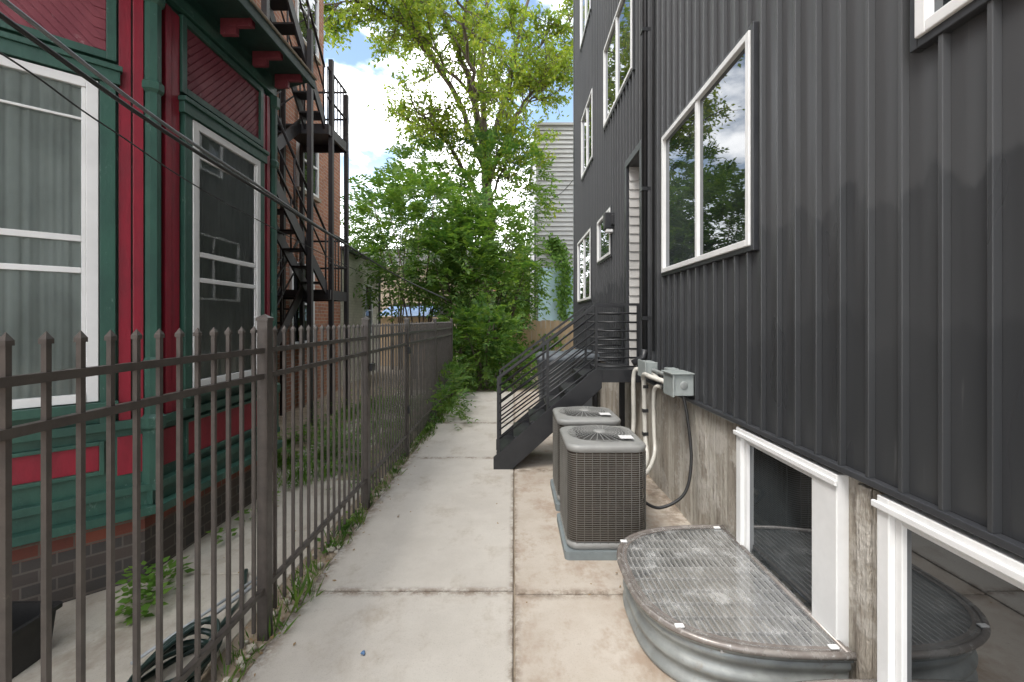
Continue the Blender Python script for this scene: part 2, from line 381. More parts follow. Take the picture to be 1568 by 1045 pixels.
# brick house behind
bh = empty('brick_house'); w = MB()
w.box(-11, -4.0, -3, 9.6, -.05, 8.6, BRK_O); w.box(-10.9, -4.03, 9.6, 10.6, -.05, 5.6, BRK_O)
w.obj('brick_walls', bh)
w = MB(); FB = (Vector((-4.0, 0, 0)), Vector((0, 1, 0)), Vector((1, 0, 0)))
for (a, b, z0, z1) in ((8.45, 9.2, 4.1, 5.15), (8.2, 9.0, 1.2, 2.6), (6.2, 7.0, 4.2, 5.5), (6.2, 7.0, 7, 8.1), (8.4, 9.2, 6.9, 8.0)):
    w.fb(FB, a, b, z0, z1, .0, .02, GLS_R)
    for q in ((a - .06, a, z0 - .06, z1 + .06), (b, b + .06, z0 - .06, z1 + .06), (a, b, z1, z1 + .06), (a, b, z0 - .06, z0), (a, b, (z0 + z1) / 2 - .02, (z0 + z1) / 2 + .02)):
        w.fb(FB, *q, 0, .05, WHITE)
    w.fb(FB, a - .1, b + .1, z0 - .13, z0 - .06, 0, .08, TAN)
w.box(-11, -3.9, -3.1, 9.7, 8.6, 8.8, TRIMD); w.box(-10.9, -3.95, 9.7, 10.66, 5.6, 5.72, TRIMD)
w.obj('windows_and_cornice', bh, bevel=.004)

# fire escape
fe = MB()
XO, XI, XM = -3.1, -3.92, -3.51
for (x, y, top) in ((XO, 7.75, 6.0), (XO, 6.95, 6.0), (XI, 7.75, 6.0), (XO, 5.7, 8.6), (XI, 5.7, 8.6), (XO, 8.45, 5.75), (XI, 8.45, 5.75)):
    fe.box(x - .035, x + .035, y - .035, y + .035, -.02, top, RUST)
def flight(x0, x1, ya, za, yb, zb):
    n = max(3, int(abs(za - zb) / .2))
    for x in (x0, x1):
        dz = .11
        fe.hexa([(x - .015, ya, za - dz), (x + .015, ya, za - dz), (x + .015, yb, zb - dz), (x - .015, yb, zb - dz),
                 (x - .015, ya, za + dz), (x + .015, ya, za + dz), (x + .015, yb, zb + dz), (x - .015, yb, zb + dz)], RUST)
        fe.tube([(x, ya, za + .95), (x, yb, zb + .95)], .02, RUST, 6); fe.tube([(x, ya, za + .55), (x, yb, zb + .55)], .014, RUST, 5)
        for t in (.02, .35, .67, .98):
            y = ya + (yb - ya) * t; z = za + (zb - za) * t; fe.tube([(x, y, z), (x, y, z + .95)], .015, RUST, 5)
    for i in range(n):
        t = (i + .5) / n; y = ya + (yb - ya) * t; z = za + (zb - za) * t
        fe.box(x0, x1, y - .13, y + .13, z - .018, z + .008, RUST)
def deck(y0, y1, z, x0=XI, x1=XO, rails=True):
    fe.box(x0, x1, y0, y1, z - .03, z, RUST)
    fe.box(x1 - .02, x1 + .02, y0, y1, z - .16, z + .005, RUST); fe.box(x0, x1, y0 - .02, y0 + .02, z - .16, z + .004, RUST); fe.box(x0, x1, y1 - .02, y1 + .02, z - .16, z + .004, RUST)
    if rails:
        for zz in (.45, .95):
            fe.tube([(x1, y0, z + zz), (x1, y1, z + zz)], .02, RUST); fe.tube([(x0, y1, z + zz), (x1, y1, z + zz)], .02, RUST)
        k = y0
        while k <= y1 + .01: fe.tube([(x1, k, z), (x1, k, z + .95)], .01, RUST, 5); k += .14
deck(7.6, 8.45, 4.85); deck(7.65, 8.45, 2.1); deck(5.0, 5.95, 3.5); deck(5.0, 5.9, 6.6, rails=True)
flight(XM + .04, XO - .05, 5.95, 3.45, 7.68, 2.1)
flight(XI + .04, XM - .03, 5.95, 3.5, 7.6, 4.85)
flight(XM + .04, XO - .05, 7.6, 4.85, 5.9, 6.6)
flight(XI + .04, XM - .03, 7.65, 2.1, 5.7, .15)
flight(XI + .04, XM - .03, 5.9, 6.6, 7.6, 8.2)
fe.obj('fire_escape', bevel=0)

# cream building
cb = empty('cream_brick_outbuilding'); w = MB()
w.box(-10, -4.2, 11.1, 14.2, -.05, 3.3, BRK_C); w.obj('walls', cb)
w = MB(); w.box(-10, -4.1, 11.0, 14.3, 3.3, 3.38, TRIMD); w.tube([(-4.12, 14.0, 0), (-4.12, 14.0, 3.3)], .04, TRIMD)
FC = (Vector((-4.2, 0, 0)), Vector((0, 1, 0)), Vector((1, 0, 0)))
w.fb(FC, 12.75, 13.35, 1.2, 2.55, 0, .03, GLS_R); w.fb(FC, 12.7, 12.75, 1.15, 2.6, 0, .06, WHITE); w.fb(FC, 13.35, 13.4, 1.15, 2.6, 0, .06, WHITE); w.fb(FC, 12.75, 13.35, 2.55, 2.6, 0, .06, WHITE); w.fb(FC, 12.75, 13.35, 1.15, 1.2, 0, .06, WHITE)
w.fb(FC, 12.75, 13.35, 1.86, 1.89, 0, .05, WHITE)
w.obj('roof_edge_and_window', cb)

# ------------------------------------------------------------ right building
rb = empty('charcoal_sided_townhouse'); XW = 1.37
w = MB()
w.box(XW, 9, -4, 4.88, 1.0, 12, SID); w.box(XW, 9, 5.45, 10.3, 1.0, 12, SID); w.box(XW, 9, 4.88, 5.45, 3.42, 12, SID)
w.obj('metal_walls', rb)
w = MB(); FR = (Vector((XW, 0, 0)), Vector((0, 1, 0)), Vector((-1, 0, 0)))
wins = [(2.585, 4.12, 2.02, 3.24), (6.35, 7.32, 2.51, 3.16), (8.0, 9.59, 1.97, 3.2), (5.18, 6.8, 4.45, 5.6), (7.8, 9.05, 4.38, 5.55),
        (8.0, 9.2, 7.05, 8.2), (5.3, 6.8, 7.05, 8.2), (.45, 1.515, 2.53, 3.5), (2.2, 3.9, 5.6, 6.9)]
blocks = wins + [(4.88, 5.45, 0, 3.42)]
y = -3.96
while y < 10.3:
    segs = [(1.0, 12)]
    for (a, b, z0, z1) in blocks:
        if a - .03 < y < b + .03:
            ns = []
            for s0, s1 in segs:
                if z0 - .03 > s0: ns.append((s0, min(s1, z0 - .03)))
                if z1 + .03 < s1: ns.append((max(s0, z1 + .03), s1))
            segs = ns
    for s0, s1 in segs: w.fb(FR, y - .008, y + .008, s0, s1, 0, .028, SID)
    y += .15
w.obj('standing_seams', rb, bevel=.002)
w = MB()
w.box(XW - .035, XW, -4, 4.85, .975, 1.0, TRIMD); w.box(XW - .035, XW, 5.47, 10.32, .975, 1.0, TRIMD)
w.box(XW - .034, XW - .002, 10.22, 10.33, 1.0, 12, TRIMD); w.box(XW - .034, XW - .002, 5.45, 5.53, 1.0, 3.42, TRIMD); w.box(XW - .034, XW - .002, 4.80, 4.88, 1.0, 3.42, TRIMD)
w.box(XW - .034, XW - .002, 4.80, 5.53, 3.42, 3.50, TRIMD)
w.box(XW - .029, XW + .02, 2.80, 4.85, .966, .975, GALV)
for (a, b, z0, z1) in wins:   # dark flashing round each window
    w.fb(FR, a - .03, a, z0 - .03, z1 + .03, 0, .034, TRIMD); w.fb(FR, b, b + .03, z0 - .03, z1 + .03, 0, .034, TRIMD)
    w.fb(FR, a, b, z1, z1 + .03, 0, .034, TRIMD); w.fb(FR, a, b, z0 - .03, z0, 0, .034, TRIMD)
w.obj('dark_trim', rb, bevel=.003)
wf = MB(); wg = MB()
for i, (a, b, z0, z1) in enumerate(wins):
    f = .04
    wf.fb(FR, a, a + f, z0, z1, 0, .045, WHITE); wf.fb(FR, b - f, b, z0, z1, 0, .045, WHITE)
    wf.fb(FR, a + f, b - f, z1 - f, z1, 0, .045, WHITE); wf.fb(FR, a + f, b - f, z0, z0 + f, 0, .045, WHITE)
    if b - a > 1.1 or i == 7: wf.fb(FR, (a + b) / 2 - .02, (a + b) / 2 + .02, z0 + f, z1 - f, 0, .038, WHITE)
    elif z1 - z0 > .8: wf.fb(FR, a + f, b - f, (z0 + z1) / 2 - .02, (z0 + z1) / 2 + .02, 0, .038, WHITE)
    wg.fb(FR, a + f, b - f, z0 + f, z1 - f, 0, .014, GLS_R)
# basement windows
for (a, b, z0, z1, nw) in ((1.90, 2.76, .02, .955, .16), (.62, 1.69, .02, .955, .14)):
    wf.fb(FR, a, a + nw, z0, z1, -.06, .03, WHITE); wf.fb(FR, b - .055, b, z0, z1, -.06, .03, WHITE)
    wf.fb(FR, a + nw, b - .055, z1 - .05, z1, -.06, .03, WHITE); wf.fb(FR, a + nw, b - .055, z0, z0 + .05, -.06, .03, WHITE)
    wf.fb(FR, a + nw, a + nw + .03, z0 + .05, z1 - .05, -.06, .008, WHITE); wf.fb(FR, b - .085, b - .055, z0 + .05, z1 - .05, -.06, .008, WHITE)
    wf.fb(FR, a + nw + .03, b - .085, z1 - .08, z1 - .05, -.06, .008, WHITE)
    wf.fb(FR, a - .01, b + .01, z1 - .045, z1 - .02, .03, .045, WHITE)
    wg.fb(FR, a + nw + .03, b - .085, z0 + .05, z1 - .08, -.05, -.01, GLS_R)
wf.obj('window_frames', rb, bevel=.004); wg.obj('window_glass', rb)
w = MB()
cuts = [(.62, 1.69), (1.90, 2.76)]
w.box(XW + .02, 9, -4, .62, -.1, .96, BFC); w.box(XW + .02, 9, 1.69, 1.90, -.1, .96, BFC); w.box(XW + .02, 9, 2.76, 10.28, -.1, .96, BFC)
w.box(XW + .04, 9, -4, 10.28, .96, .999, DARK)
for a, b in cuts: w.box(XW + .06, 9, a, b, -.1, .96, BFC)
w.box(XW - .008, XW + .02, 1.76, 1.82, -.01, .95, BFC); w.box(XW + .006, XW + .02, 1.70, 1.755, -.01, .95, BFC)
for yy in (3.3, 4.25, 6.0, 7.5): w.box(XW + .014, XW + .02, yy, yy + .45, -.01, .95, BFC)
w.obj('concrete_foundation', rb, bevel=.006)
# entry recess
w = MB()
w.box(XW + .02, 2.5, 4.9, 5.44, 1.0, 1.04, CONC)
z = 1.05
while z < 3.42:
    w.add([(XW, 5.43, z), (2.4, 5.43, z), (2.4, 5.445, z + .105), (XW, 5.445, z + .105), (XW, 5.445, z), (2.4, 5.445, z)], [(0, 1, 2, 3), (0, 4, 5, 1)], LAPW)
    w.add([(XW + .04, 4.90, z), (2.4, 4.90, z), (2.4, 4.885, z + .105), (XW + .04, 4.885, z + .105)], [(0, 1, 2, 3)], LAPW)
    z += .105
w.box(2.4, 2.45, 4.88, 5.45, 1.04, 3.42, WHITE); w.box(2.36, 2.4, 4.96, 5.38, 1.04, 3.1, BLACK)
w.obj('entry_recess', rb, recalc=False)
w = MB()
w.box(XW - .14, XW - .0, 6.2, 6.32, 2.84, 3.06, BLACK); w.box(XW - .12, XW - .02, 6.21, 6.31, 2.79, 2.84, WHITE)
w.box(XW - .06, XW, 6.15, 6.37, 2.88, 3.02, BLACK); w.obj('wall_sconce', rb, bevel=.01)
w = MB(); w.tube([(1.325, 4.62, 1.28), (1.325, 4.62, 12)], .032, BLACK, 10)
for z in (1.6, 2.9, 4.5, 6.5, 8.5): w.box(1.285, 1.37, 4.58, 4.66, z, z + .035, BLACK)
w.tube([(1.35, 4.43, 1.3), (1.35, 4.43, 12)], .012, BLACK, 8)
w.tube([(1.325, 4.62, 1.3), (1.31, 4.62, 1.22), (1.2, 4.62, 1.16)], .034, BLACK, 10)
w.obj('downspout', rb)

# electrical boxes / pipes
w = MB()
w.box(1.20, 1.345, 3.42, 3.62, 1.03, 1.19, GBOX); w.box(1.185, 1.20, 3.41, 3.63, 1.02, 1.20, GBOX); w.box(1.17, 1.345, 3.40, 3.64, 1.19, 1.202, GBOX)
w.tube([(1.27, 3.42, 1.11), (1.27, 3.412, 1.11)], .03, GALV, 12)
w.box(1.24, 1.345, 4.28, 4.52, 1.06, 1.20, GBOX); w.box(1.225, 1.24, 4.27, 4.53, 1.05, 1.21, GBOX)
w.box(1.26, 1.345, 3.72, 3.84, 1.06, 1.2, GBOX)
w.tube([(1.3, 3.62, 1.13), (1.3, 4.28, 1.13)], .018, GALV, 8); w.tube([(1.28, 3.62, 1.08), (1.28, 4.0, 1.07), (1.30, 4.28, 1.1)], .014, PVC, 8)
w.obj('electrical_boxes', rb, bevel=.006)
w = MB()
w.tube(spline([(1.3, 3.7, 1.07), (1.2, 4.0, 1.1), (1.22, 4.3, 1.08), (1.24, 4.36, .95), (1.25, 4.36, .5), (1.22, 4.2, .3), (1.0, 3.75, .28), (.88, 3.5, .28)]), .022, PVC, 8)
w.tube(spline([(1.32, 4.1, 1.0), (1.28, 4.18, .95), (1.28, 4.18, .6), (1.26, 4.1, .4), (1.1, 3.8, .33), (.9, 3.56, .34)]), .018, PVC, 8)
w.tube(spline([(1.26, 4.52, 1.1), (1.2, 4.58, 1.05), (1.2, 4.6, .5), (1.1, 4.5, .3), (.9, 4.2, .3)]), .022, PVC, 8)
for z in (.95, .72, .5): w.box(1.225, 1.275, 4.335, 4.385, z, z + .03, RUB)
w.obj('refrigerant_lines')
w = MB(); w.tube(spline([(1.27, 3.44, 1.04), (1.3, 3.42, .85), (1.31, 3.38, .55), (1.25, 3.36, .32), (1.08, 3.38, .21), (.95, 3.4, .26), (.89, 3.42, .33)], 10), .012, RUB, 8)
w.obj('flexible_conduit')

# AC units
def ac(cx, cy):
    e = empty('air_conditioner_unit'); hx, hy = .27, .29; H = .76
    m = MB()
    m.loft([rrect(cx, cy, hx + .02, hy + .02, .03, z) for z in (0, .055)], PADM, smooth=False)
    m.obj('pad', e, bevel=.006)
    m = MB()
    m.loft([rrect(cx, cy, hx - .01, hy - .01, .07, .055), rrect(cx, cy, hx, hy, .07, .07), rrect(cx, cy, hx, hy, .07, .10), rrect(cx, cy, hx - .015, hy - .015, .07, .105)], ACM, True, True)
    prof = [(-.012, H - .055), (.0, H - .05), (.006, H - .02), (-.002, H - .006), (-.02, H)]
    m.loft([rrect(cx, cy, hx + o, hy + o, .09, z) for o, z in prof], ACM, False, False)
    R = .235; o0 = rrect(cx, cy, hx - .02, hy - .02, .07, H)
    ci = [(cx + R * math.cos(math.atan2(q[1] - cy, q[0] - cx)), cy + R * math.sin(math.atan2(q[1] - cy, q[0] - cx)), H + .010) for q in o0]
    cj = [(q[0], q[1], H - .06) for q in ci]
    m.loft([o0, ci], ACM, False, False); m.loft([ci, cj], BLACK, False, False)
    m.obj('cabinet', e)
    m = MB(); m.loft([rrect(cx, cy, hx - .02, hy - .02, .06, z) for z in (.10, H - .055)], COIL, True, False)
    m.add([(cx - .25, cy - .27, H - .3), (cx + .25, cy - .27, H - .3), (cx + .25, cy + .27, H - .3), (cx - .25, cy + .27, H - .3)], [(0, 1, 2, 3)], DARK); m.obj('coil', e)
    m = MB(); z = .115
    while z < H - .06:
        ring = rrect(cx, cy, hx - .002, hy - .002, .08, z, 5); ring.append(ring[0])
        m.tube(ring, .0040, ACW, 3, cap=False); z += .0145
    for i in range(9):
        t = -1 + 2 * i / 8
        for (x, y_) in ((cx + t * (hx - .06), cy - hy + .001), (cx - hx + .001, cy + t * (hy - .06)), (cx + hx - .001, cy + t * (hy - .06))):
            m.box(x - .0015, x + .0015, y_ - .003, y_ + .003, .10, H - .05, ACW)
    for kk in range(9):
        rr = .05 + kk * .0225
        m.tube([(cx + rr * math.cos(a), cy + rr * math.sin(a), H + .026 - rr * .05) for a in [i * math.pi / 14 for i in range(29)]], .0026, ACM, 3, cap=False)
    for i in range(30):
        a = i * math.pi / 15
        m.tube([(cx + .05 * math.cos(a), cy + .05 * math.sin(a), H + .024), (cx + .237 * math.cos(a + .25), cy + .237 * math.sin(a + .25), H + .014)], .003, ACM, 4)
    m.loft([[(cx + r_ * math.cos(i * math.pi / 8), cy + r_ * math.sin(i * math.pi / 8), z_) for i in range(16)] for r_, z_ in ((.05, H + .018), (.05, H + .028), (.03, H + .032))], ACM)
    m.box(cx + .10, cx + .19, cy - .22, cy - .14, H + .026, H + .030, WHITE)
    m.obj('grille', e)
    m = MB(); m.tube([(cx, cy, H - .25), (cx, cy, H - .05)], .045, BLACK, 12)
    for i in range(4):
        a = i * math.pi / 2 + .3; c, s_ = math.cos(a), math.sin(a)
        def Q(rr, t, z_): return (cx + rr * c - t * s_, cy + rr * s_ + t * c, z_)
        m.add([Q(.04, -.03, H - .13), Q(.2, -.08, H - .14), Q(.2, .08, H - .09), Q(.04, .03, H - .10)], [(0, 1, 2, 3)], TRIMD)
    m.obj('fan', e, recalc=False)
ac(.63, 3.35); ac(.64, 4.13)

# window wells
def well(yc, hy, zt):
    e = empty('window_well'); n = 48
    def out(o, z):
        pts = []
        for i in range(n + 1):
            a = math.pi * i / n; q = 2 / 2.9
            sx = abs(math.sin(a)) ** q; cy_ = math.copysign(abs(math.cos(a)) ** q, math.cos(a))
            pts.append((1.365 - (.78 + o) * sx, yc + (hy + o) * cy_, z))
        return pts
    m = MB(); rings = []; z = -.08
    while z < zt - .03: rings.append(out(-.03 + .011 * math.sin(z * 2 * math.pi / .085), z)); z += .009
    rings += [out(-.03, zt - .03), out(-.005, zt - .028), out(-.005, zt - .005)]
    m.loft(rings, GALV, False, False, closed=False)
    m.obj('corrugated_wall', e, recalc=False)
    m = MB(); m.tube(out(.0, zt + .004), .015, RIM, 8); m.tube([(1.345, yc - hy, zt + .006), (1.345, yc + hy, zt + .006)], .014, RIM, 8)
    m.loft([out(-.012, zt + .010), out(-.04, zt + .014)], RIM, False, False, closed=False)
    m.obj('rim', e)
    o = out(-.02, zt + .012); m = MB(); m.add([(q[0], q[1], q[2]) for q in o], [tuple(range(len(o)))], GLS_W)
    m.obj('cover_sheet', e, recalc=False)
    m = MB(); q = 2.9
    X = .63
    while X < 1.34:
        f = (1.365 - X) / .76; L = (max(0, 1 - f ** q)) ** (1 / q) * (hy - .02)
        m.box(X - .0025, X + .0025, yc - L, yc + L, zt - .02, zt - .002, BARM); X += .03
    yy = yc - hy + .07
    while yy < yc + hy - .05:
        f = abs(yy - yc) / hy; D = (max(0, 1 - f ** q)) ** (1 / q) * .755
        m.box(1.365 - D, 1.35, yy - .004, yy + .004, zt - .034, zt - .021, BARM); yy += .105
    m.obj('grate', e)
    m = MB(); m.add([(x, y_, .006) for x, y_, _ in out(-.05, 0)], [tuple(range(n + 1))], CONC_O); m.obj('gravel_floor', e, recalc=False)
    m = MB()
    for (x, y_) in ((.66, yc + hy - .22), (.72, yc - hy + .16), (1.3, yc - hy + .03), (1.3, yc + hy - .04)):
        m.box(x - .02, x + .02, y_ - .012, y_ + .012, zt + .014, zt + .024, WHITE)
    m.obj('cover_clips', e, bevel=.004)
well(2.40, .57, .25); well(1.13, .58, .235)

# ------------------------------------------------------------ entry stairs
st = empty('steel_entry_stairs')
Y0, Y1 = 4.90, 5.62; m = MB()
for yy in (Y0, Y1):
    a, b = yy - .015, yy + .015
    pl = [(-.22, 0), (-.02, 0), (.94, .87), (.94, 1.07), (.86, 1.07), (-.22, .13)]
    m.add([(x, a, z) for x, z in pl] + [(x, b, z) for x, z in pl], [tuple(range(6))[::-1], tuple(range(6, 12))] + [(i, (i + 1) % 6, 6 + (i + 1) % 6, 6 + i) for i in range(6)], BLACK)
    m.box(.94, 1.36, a, b, .93, 1.07, BLACK)
for i in range(6):
    z = .165 * (i + 1) - .02; x = -.19 + i * .182
    m.box(x, x + .24, Y0 + .016, Y1 - .016, z, z + .035, BLACK)
    m.box(x + .01, x + .018, Y0 + .016, Y1 - .016, z - .13, z, BLACK)
m.box(.93, 1.36, Y0 + .016, Y1 - .016, 1.02, 1.06, BLACK); m.box(1.28, 1.34, Y1 - .1, Y1 - .04, 0, 1.02, BLACK); m.box(.95, 1.01, Y1 - .1, Y1 - .04, 0, 1.02, BLACK)
m.obj('stringers_and_treads', st, bevel=.003)
m = MB()
for yy in (Y0, Y1):
    for (x, z0, z1) in ((-.17, .05, .99), (.36, .55, 1.37), (.88, 1.0, 1.77), (1.33, 1.0, 1.77)):
        m.box(x - .014, x + .014, yy - .014, yy + .014, z0, z1, BLACK)
    for k in range(8):
        o = k * .095; rr = .018 if k == 0 else .009
        m.tube([(-.17, yy, .98 - o), (.88, yy, 1.765 - o)], rr, BLACK, 4 if k == 0 else 6); m.tube([(.88, yy, 1.765 - o), (1.35, yy, 1.765 - o)], rr, BLACK, 4 if k == 0 else 6)
m.obj('railings', st)

# bins
def bin_(x, y):
    e = empty('wheelie_bin'); m = MB()
    m.loft([rrect(x, y, a, b, .04, z) for a, b, z in ((.2, .24, .03), (.21, .25, .1), (.25, .31, .95), (.265, .325, .96), (.265, .325, 1.0))], BINM)
    m.loft([rrect(x, y, a, b, .05, z) for a, b, z in ((.275, .335, 1.0), (.275, .335, 1.04), (.22, .28, 1.09), (.1, .15, 1.11))], BINM)
    m.tube([(x - .2, y + .36, .98), (x + .2, y + .36, .98)], .018, RUB, 8)
    for sx in (-1, 1): m.tube([(x + sx * .2, y + .24, .1), (x + sx * .26, y + .24, .1)], .1, RUB, 14)
    m.obj('body', e)
bin_(.62, 7.1); bin_(1.08, 7.5)

# ------------------------------------------------------------ iron fence
m = MB(); XF = -1.27
posts = [-1.3, .35, 2.33, 3.92, 5.42, 7.3, 9.25]
def picket(x, y, top):
    h = .0075
    m.box(x - h, x + h, y - h, y + h, .07, top - .035, FEN)
    c = .011
    m.box(x - c, x + c, y - c, y + c, top - .035, top - .022, FEN)
    m.add([(x - c, y - c, top - .022), (x + c, y - c, top - .022), (x + c, y + c, top - .022), (x - c, y + c, top - .022), (x, y, top)], [(0, 1, 4), (1, 2, 4), (2, 3, 4), (3, 0, 4)], FEN)
for a, b in zip(posts[:-1], posts[1:]):
    n = int(round((b - a) / .098))
    for i in range(1, n): picket(XF, a + (b - a) * i / n, 1.57)
    for z in (1.445, 1.315, .235):
        m.box(XF - .0125, XF + .0125, a + .02, b - .02, z - .013, z + .013, FEN)
for y in posts:
    h = .026; m.box(XF - h, XF + h, y - h, y + h, -.05, 1.595, FEN)
    m.box(XF - .031, XF + .031, y - .031, y + .031, 1.595, 1.61, FEN)
    m.add([(XF - .031, y - .031, 1.61), (XF + .031, y - .031, 1.61), (XF + .031, y + .031, 1.61), (XF - .031, y + .031, 1.61), (XF, y, 1.63)], [(0, 1, 4), (1, 2, 4), (2, 3, 4), (3, 0, 4)], FEN)
for y in (3.965, 5.365): m.box(XF - .018, XF + .018, y - .012, y + .012, .1, 1.5, FEN)
m.box(XF + .02, XF + .05, 3.93, 4.02, 1.16, 1.22, BLACK); m.box(XF + .02, XF + .045, 5.36, 5.44, .5, .58, BLACK); m.box(XF + .02, XF + .045, 5.36, 5.44, 1.2, 1.28, BLACK)
for i in range(8): picket(XF - .1 - i * .1, 9.25, 1.57)
m.box(XF - .85, XF, 9.237, 9.263, 1.43, 1.46, FEN); m.box(XF - .85, XF, 9.237, 9.263, 1.30, 1.33, FEN)
m.obj('iron_fence')

# ------------------------------------------------------------ background
m = MB(); x = -1.6
while x < 1.9:
    h = 1.58 + random.uniform(-.03, .03); m.box(x, x + .135, 14.0, 14.02, 0, h, WOODF); x += .143
m.box(-1.6, 1.9, 14.02, 14.07, .35, .44, WOODF); m.box(-1.6, 1.9, 14.02, 14.07, 1.25, 1.34, WOODF); m.obj('wooden_fence')
gb = empty('grey_sided_building'); m = MB(); m.box(1.03, 8, 20.03, 30, 0, 10.1, LAP); m.obj('walls', gb)
m = MB(); z = 3.9
while z < 10.0:
    m.add([(1.02, 19.96, z), (8, 19.96, z), (8, 20.02, z + .2), (1.02, 20.02, z + .2), (1.02, 20.03, z), (8, 20.03, z)], [(0, 1, 2, 3), (0, 4, 5, 1)], LAP); z += .2
m.box(.96, 1.03, 19.94, 20.1, 0, 10.1, LAP); m.box(.92, 8, 19.9, 30, 10.1, 10.2, LAP)
m.box(.88, .95, 19.9, 20.0, 0, 6.5, TRIMD); m.obj('lap_siding', gb, recalc=False)
m = MB(); m.box(1.06, 8, 19.7, 19.93, 0, 3.85, BLUEW); m.obj('blue_block_base', gb)
tb = empty('tan_garage'); m = MB(); m.box(-8, -1.6, 22, 27, 0, 4.2, TAN); m.obj('walls', tb)
m = MB(); m.box(-5.8, -3.2, 21.95, 21.99, 0, 2.4, DARK); m.box(-2.8, -2.1, 21.95, 21.99, 1.3, 2.6, DARK)
m.add([(-8.2, 21.8, 4.2), (-1.4, 21.8, 4.2), (-1.4, 24.5, 5.4), (-8.2, 24.5, 5.4)], [(0, 1, 2, 3)], ROOF); m.obj('door_window_roof', tb, recalc=False)
rh = empty('distant_brick_row_house'); m = MB(); m.box(-2, 6, 34, 40, 0, 5.5, BRK_O); m.obj('walls', rh)
m = MB(); m.box(-2.1, 6.1, 33.9, 40, 5.5, 5.7, TRIMD)
for xx in (-1.2, .4, 2.0): m.box(xx, xx + .8, 33.93, 33.98, 2.8, 4.3, DARK)
m.obj('windows_cornice', rh)
sh = empty('tarp_covered_shed'); m = MB(); m.box(-4.7, -2.9, 16, 17.5, 0, 1.7, WOODF); m.obj('walls', sh)
m = MB(); vs = []
for i in range(9):
    for j in range(5): vs.append((-4.8 + i * .25, 15.85 + j * .45, 1.72 + j * .1 + random.uniform(-.03, .03)))
m.add(vs, [(i * 5 + j, i * 5 + 5 + j, i * 5 + 6 + j, i * 5 + 1 + j) for i in range(8) for j in range(4)], TARP); m.obj('tarp_roof', sh, recalc=False)

# ------------------------------------------------------------ foliage
def leaves_obj(name, base, direc, L, Wd, mat, parent=None, nrm=None):
    n = len(base); direc = direc / (np.linalg.norm(direc, axis=1, keepdims=True) + 1e-9)
    r = rng.normal(size=(n, 3)) if nrm is None else nrm
    side = np.cross(direc, r); side /= (np.linalg.norm(side, axis=1, keepdims=True) + 1e-9)
    L = np.broadcast_to(L, (n,))[:, None]; Wd = np.broadcast_to(Wd, (n,))[:, None]
    v = np.empty((n, 4, 3)); v[:, 0] = base; v[:, 1] = base + direc * L * .4 + side * Wd; v[:, 2] = base + direc * L; v[:, 3] = base + direc * L * .4 - side * Wd
    me = bpy.data.meshes.new(name); me.vertices.add(n * 4); me.vertices.foreach_set('co', v.astype(np.float32).ravel())
    me.loops.add(n * 4); me.loops.foreach_set('vertex_index', np.arange(n * 4, dtype=np.int32))
    me.polygons.add(n); me.polygons.foreach_set('loop_start', np.arange(0, n * 4, 4, dtype=np.int32))
    me.polygons.foreach_set('loop_total', np.full(n, 4, dtype=np.int32)); me.materials.append(mat); me.update(calc_edges=True); me.validate()
    o = bpy.data.objects.new(name, me); scene.collection.objects.link(o)
    if parent: o.parent = parent
    return o

def fronds(base, direc, length, npair=6, ll=.13, lw=.022):
    n = len(base); direc = direc / np.linalg.norm(direc, axis=1, keepdims=True)
    up = np.tile([0, 0, 1.], (n, 1)) + rng.normal(size=(n, 3)) * .25
    side = np.cross(direc, up); side /= np.linalg.norm(side, axis=1, keepdims=True)
    nn = np.cross(side, direc)
    B = []; D = []; NN = []
    for k in range(npair):
        t = (k + 1.2) / (npair + .4)
        pos = base + direc * (length[:, None] * t) - np.array([0, 0, 1.]) * (length[:, None] * .35 * t * t)
        for s_ in (-1, 1):
            B.append(pos); D.append(side * s_ + direc * .45 - np.array([0, 0, .3]) + rng.normal(size=(n, 3)) * .12); NN.append(nn + rng.normal(size=(n, 3)) * .25)
    B.append(base + direc * length[:, None] - np.array([0, 0, 1.]) * length[:, None] * .35); D.append(direc - np.array([0, 0, .5])); NN.append(nn)
    return np.concatenate(B), np.concatenate(D), np.concatenate(NN)

